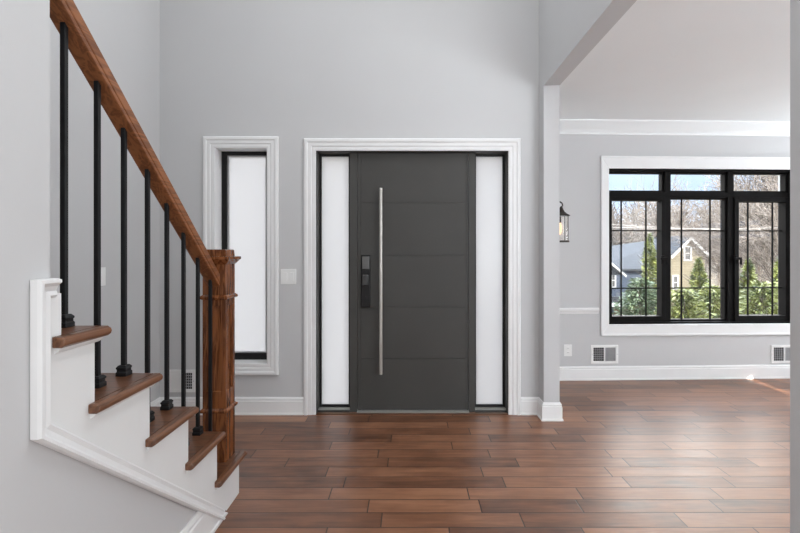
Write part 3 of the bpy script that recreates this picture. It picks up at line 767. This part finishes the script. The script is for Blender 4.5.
def sh(p, y, ytop, w_, n, m, seed, label, con=False, leaf=.12, name='evergreen_shrub', cat='shrub', g=None):
    xx = X(p, y); shrub(name, label, cat, xx, y, ground_z(xx, y), Z(ytop, y), w_, n, m, seed, con, g, leaf)
sh(650, 15, 236, .62, 4200, M['leafA'], 1, 'slim yellow-green evergreen in front of the neighbouring house roof, behind the left window pane', True, .13, 'evergreen_tree', 'tree')
sh(640, 11, 282, .62, 4000, M['leafB'], 2, 'blue-green evergreen shrub low behind the left window pane')
sh(699, 13, 262, .6, 4200, M['leafA'], 3, 'yellow-green evergreen in front of the cream gable wall, behind the middle window pane', True, .13, 'evergreen_tree', 'tree')
sh(684, 8.5, 292, .55, 3600, M['leafA'], 4, 'green shrub at the bottom left of the middle window pane', leaf=.09)
sh(712, 9.5, 290, .55, 3600, M['leafA'], 5, 'light green shrub at the bottom right of the middle window pane', leaf=.09)
sh(748, 12, 262, .55, 3600, M['leafA'], 6, 'yellow-green evergreen behind the left side of the right window pane', True, .12, 'evergreen_tree', 'tree')
sh(762, 8.5, 286, .55, 4000, M['leafA'], 7, 'bright green shrub at the bottom of the right window pane', leaf=.09)
sh(782, 11, 258, .6, 3600, M['leafA'], 8, 'yellow-green evergreen at the far right edge of the window', True, .12, 'evergreen_tree', 'tree')

# neighbouring house, 55 m away and downhill
HY = 55.0; g_ = ground_z(20, HY)
hs = tag(E('neighbouring_house', (X(660, HY), HY, g_)), 'neighbouring house with grey shingle roof and cream gable seen through the window', 'house')
M['otrim'] = mat('weathered_white_trim', (.42, .42, .42), .7, noise=.05)
M['siding'] = mat('cream_siding', (.23, .20, .14), .8, noise=.08, scale=2)
M['bsiding'] = mat('slate_blue_siding', (.045, .06, .09), .8, noise=.1, scale=2)
M['shingle'] = mat('grey_shingles', (.042, .047, .056), .9, noise=.25, scale=3)
M['brick'] = mat('brown_brick', (.10, .07, .055), .9, noise=.3, scale=6)
for key, per, amt in (('siding', 3.2, .35), ('shingle', 3.0, .3)):
    m = M[key]; t = m.node_tree; c = t.nodes.new('ShaderNodeTexCoord'); wv = t.nodes.new('ShaderNodeTexWave'); wv.bands_direction = 'Z'; wv.wave_profile = 'SAW'
    wv.inputs['Scale'].default_value = per/2; t.links.new(c.outputs['Object'], wv.inputs[0])
    bp = t.nodes.new('ShaderNodeBump'); bp.inputs['Distance'].default_value = .06; bp.inputs['Strength'].default_value = 1; t.links.new(wv.outputs['Fac'], bp.inputs['Height']); t.links.new(bp.outputs[0], t.nodes['Principled BSDF'].inputs['Normal'])
def hx_(p, y=HY): return X(p, y)
def hz_(p, y=HY): return Z(p, y)
FY = lambda a, b, t: (a, t, b)
# main block behind, roof slope facing us
mb = MB(); mb.box(hx_(600), HY+1.2, g_, hx_(668), HY+9, hz_(268)); B(mb, 'blue_wall', M['bsiding'], hs)
mb = MB(); ra = [(hx_(598), HY+.6, hz_(269)), (hx_(672), HY+.6, hz_(269)), (hx_(700), HY+6, hz_(237, HY+6)), (hx_(606), HY+6, hz_(249.5, HY+6)),]
rb_ = [(x, y, z-.25) for x, y, z in ra]
mb.add(ra+rb_, [(0, 1, 2, 3), (7, 6, 5, 4), (0, 4, 5, 1), (1, 5, 6, 2), (2, 6, 7, 3), (3, 7, 4, 0)])
B(mb, 'main_roof', M['shingle'], hs)
# cream gable wing
gx0, gx1 = hx_(671), hx_(705); ga = hx_(689)
mb = MB(); mb.prism([(gx0, g_), (gx1, g_), (gx1, hz_(254)), (ga, hz_(238)), (gx0, hz_(254))], FY, HY, HY+8)
gw = B(mb, 'gable_wall', M['siding'], hs)
for a0, z0_, a1, z1_ in ((hx_(670), hz_(255), ga, hz_(236.5)), (ga, hz_(236.5), hx_(708), hz_(255))):
    mb = MB(); mb.prism([(a0, z0_), (a1, z1_), (a1, z1_-.42), (a0, z0_-.42)], FY, HY-.5, HY-.3); B(mb, 'rake_board', M['otrim'], hs)
    mb = MB(); mb.prism([(a0, z0_+.12), (a1, z1_+.12), (a1, z1_), (a0, z0_)], FY, HY-.5, HY+8); B(mb, 'gable_roof', M['shingle'], hs)
def hwin(x0, y0, x1, y1, d):
    a, c = X(x0, d), X(x1, d); b_, e_ = Z(y1, d), Z(y0, d); k = .16
    mb = MB(); mb.box(a, d-.08, b_, a+k, d, e_); mb.box(c-k, d-.08, b_, c, d, e_); mb.box(a+k, d-.08, b_, c-k, d, b_+k); mb.box(a+k, d-.08, e_-k, c-k, d, e_); mb.box(a+k, d-.07, (b_+e_)/2-.05, c-k, d, (b_+e_)/2+.05)
    f_ = B(mb, 'house_window', M['otrim'], hs); mb = MB(); mb.box(a+k, d-.03, b_+k, c-k, d-.01, e_-k); B(mb, 'window_glass', M['keymid'], f_)
hwin(683.5, 246, 691.5, 261, HY); hwin(672.2, 275, 678.5, 290, HY); hwin(693, 275, 700, 290, HY)
# low gabled porch wing to the left
PY = HY-3
mb = MB(); mb.box(hx_(600, PY), PY, g_, hx_(616, PY), PY+3.5, hz_(276, PY)); B(mb, 'porch_wall', M['bsiding'], hs)
mb = MB(); mb.prism([(hx_(598, PY), hz_(252, PY)), (hx_(624.5, PY), hz_(275, PY)), (hx_(624.5, PY), hz_(277.2, PY)), (hx_(598, PY), hz_(254.4, PY))], FY, PY-.5, PY-.2); B(mb, 'rake_board', M['otrim'], hs)
mb = MB(); mb.prism([(hx_(598, PY), hz_(251, PY)), (hx_(626, PY), hz_(275, PY)), (hx_(598, PY), hz_(275, PY))], FY, PY-.19, PY+4); B(mb, 'porch_roof', M['shingle'], hs)
hwin(610.5, 272.5, 616, 288, PY-.1)
mb = MB(); mb.box(hx_(600, PY-1), PY-1, hz_(306.5, PY-1), hx_(664, PY-1), PY+1, hz_(303, PY-1)); B(mb, 'porch_beam', M['otrim'], hs)
mb = MB(); mb.box(hx_(614, PY), PY-.3, g_, hx_(660, PY), PY+3, hz_(306, PY-1)); B(mb, 'porch_brick', M['brick'], hs)
mb = MB(); mb.box(hx_(600, PY), PY-.8, hz_(304, PY-1), hx_(666, PY), PY+4.4, hz_(296, PY)); B(mb, 'lower_roof', M['shingle'], hs)
# power lines
M['wire'] = mat('pale_wire', (.35, .33, .31), .6, noise=.05)
for k, (yl, yr, dd_) in enumerate(((221, 231, 20), (225.5, 226, 20.6))):
    mb = MB(); pts = []
    for i in range(25):
        f_ = i/24; p = 560+f_*280; pts.append((X(p, dd_), dd_, Z(yl+(yr-yl)*f_+3*math.sin(math.pi*f_), dd_)))
    for a, b_ in zip(pts, pts[1:]): mb.tube(a, b_, .011, n=5, caps=False)
    o = mb.build('power_line', M['wire'], fix=False)
    tag(o, ['upper', 'lower'][k]+' pale overhead wire crossing the bare trees outside the window', 'cable')
clean()
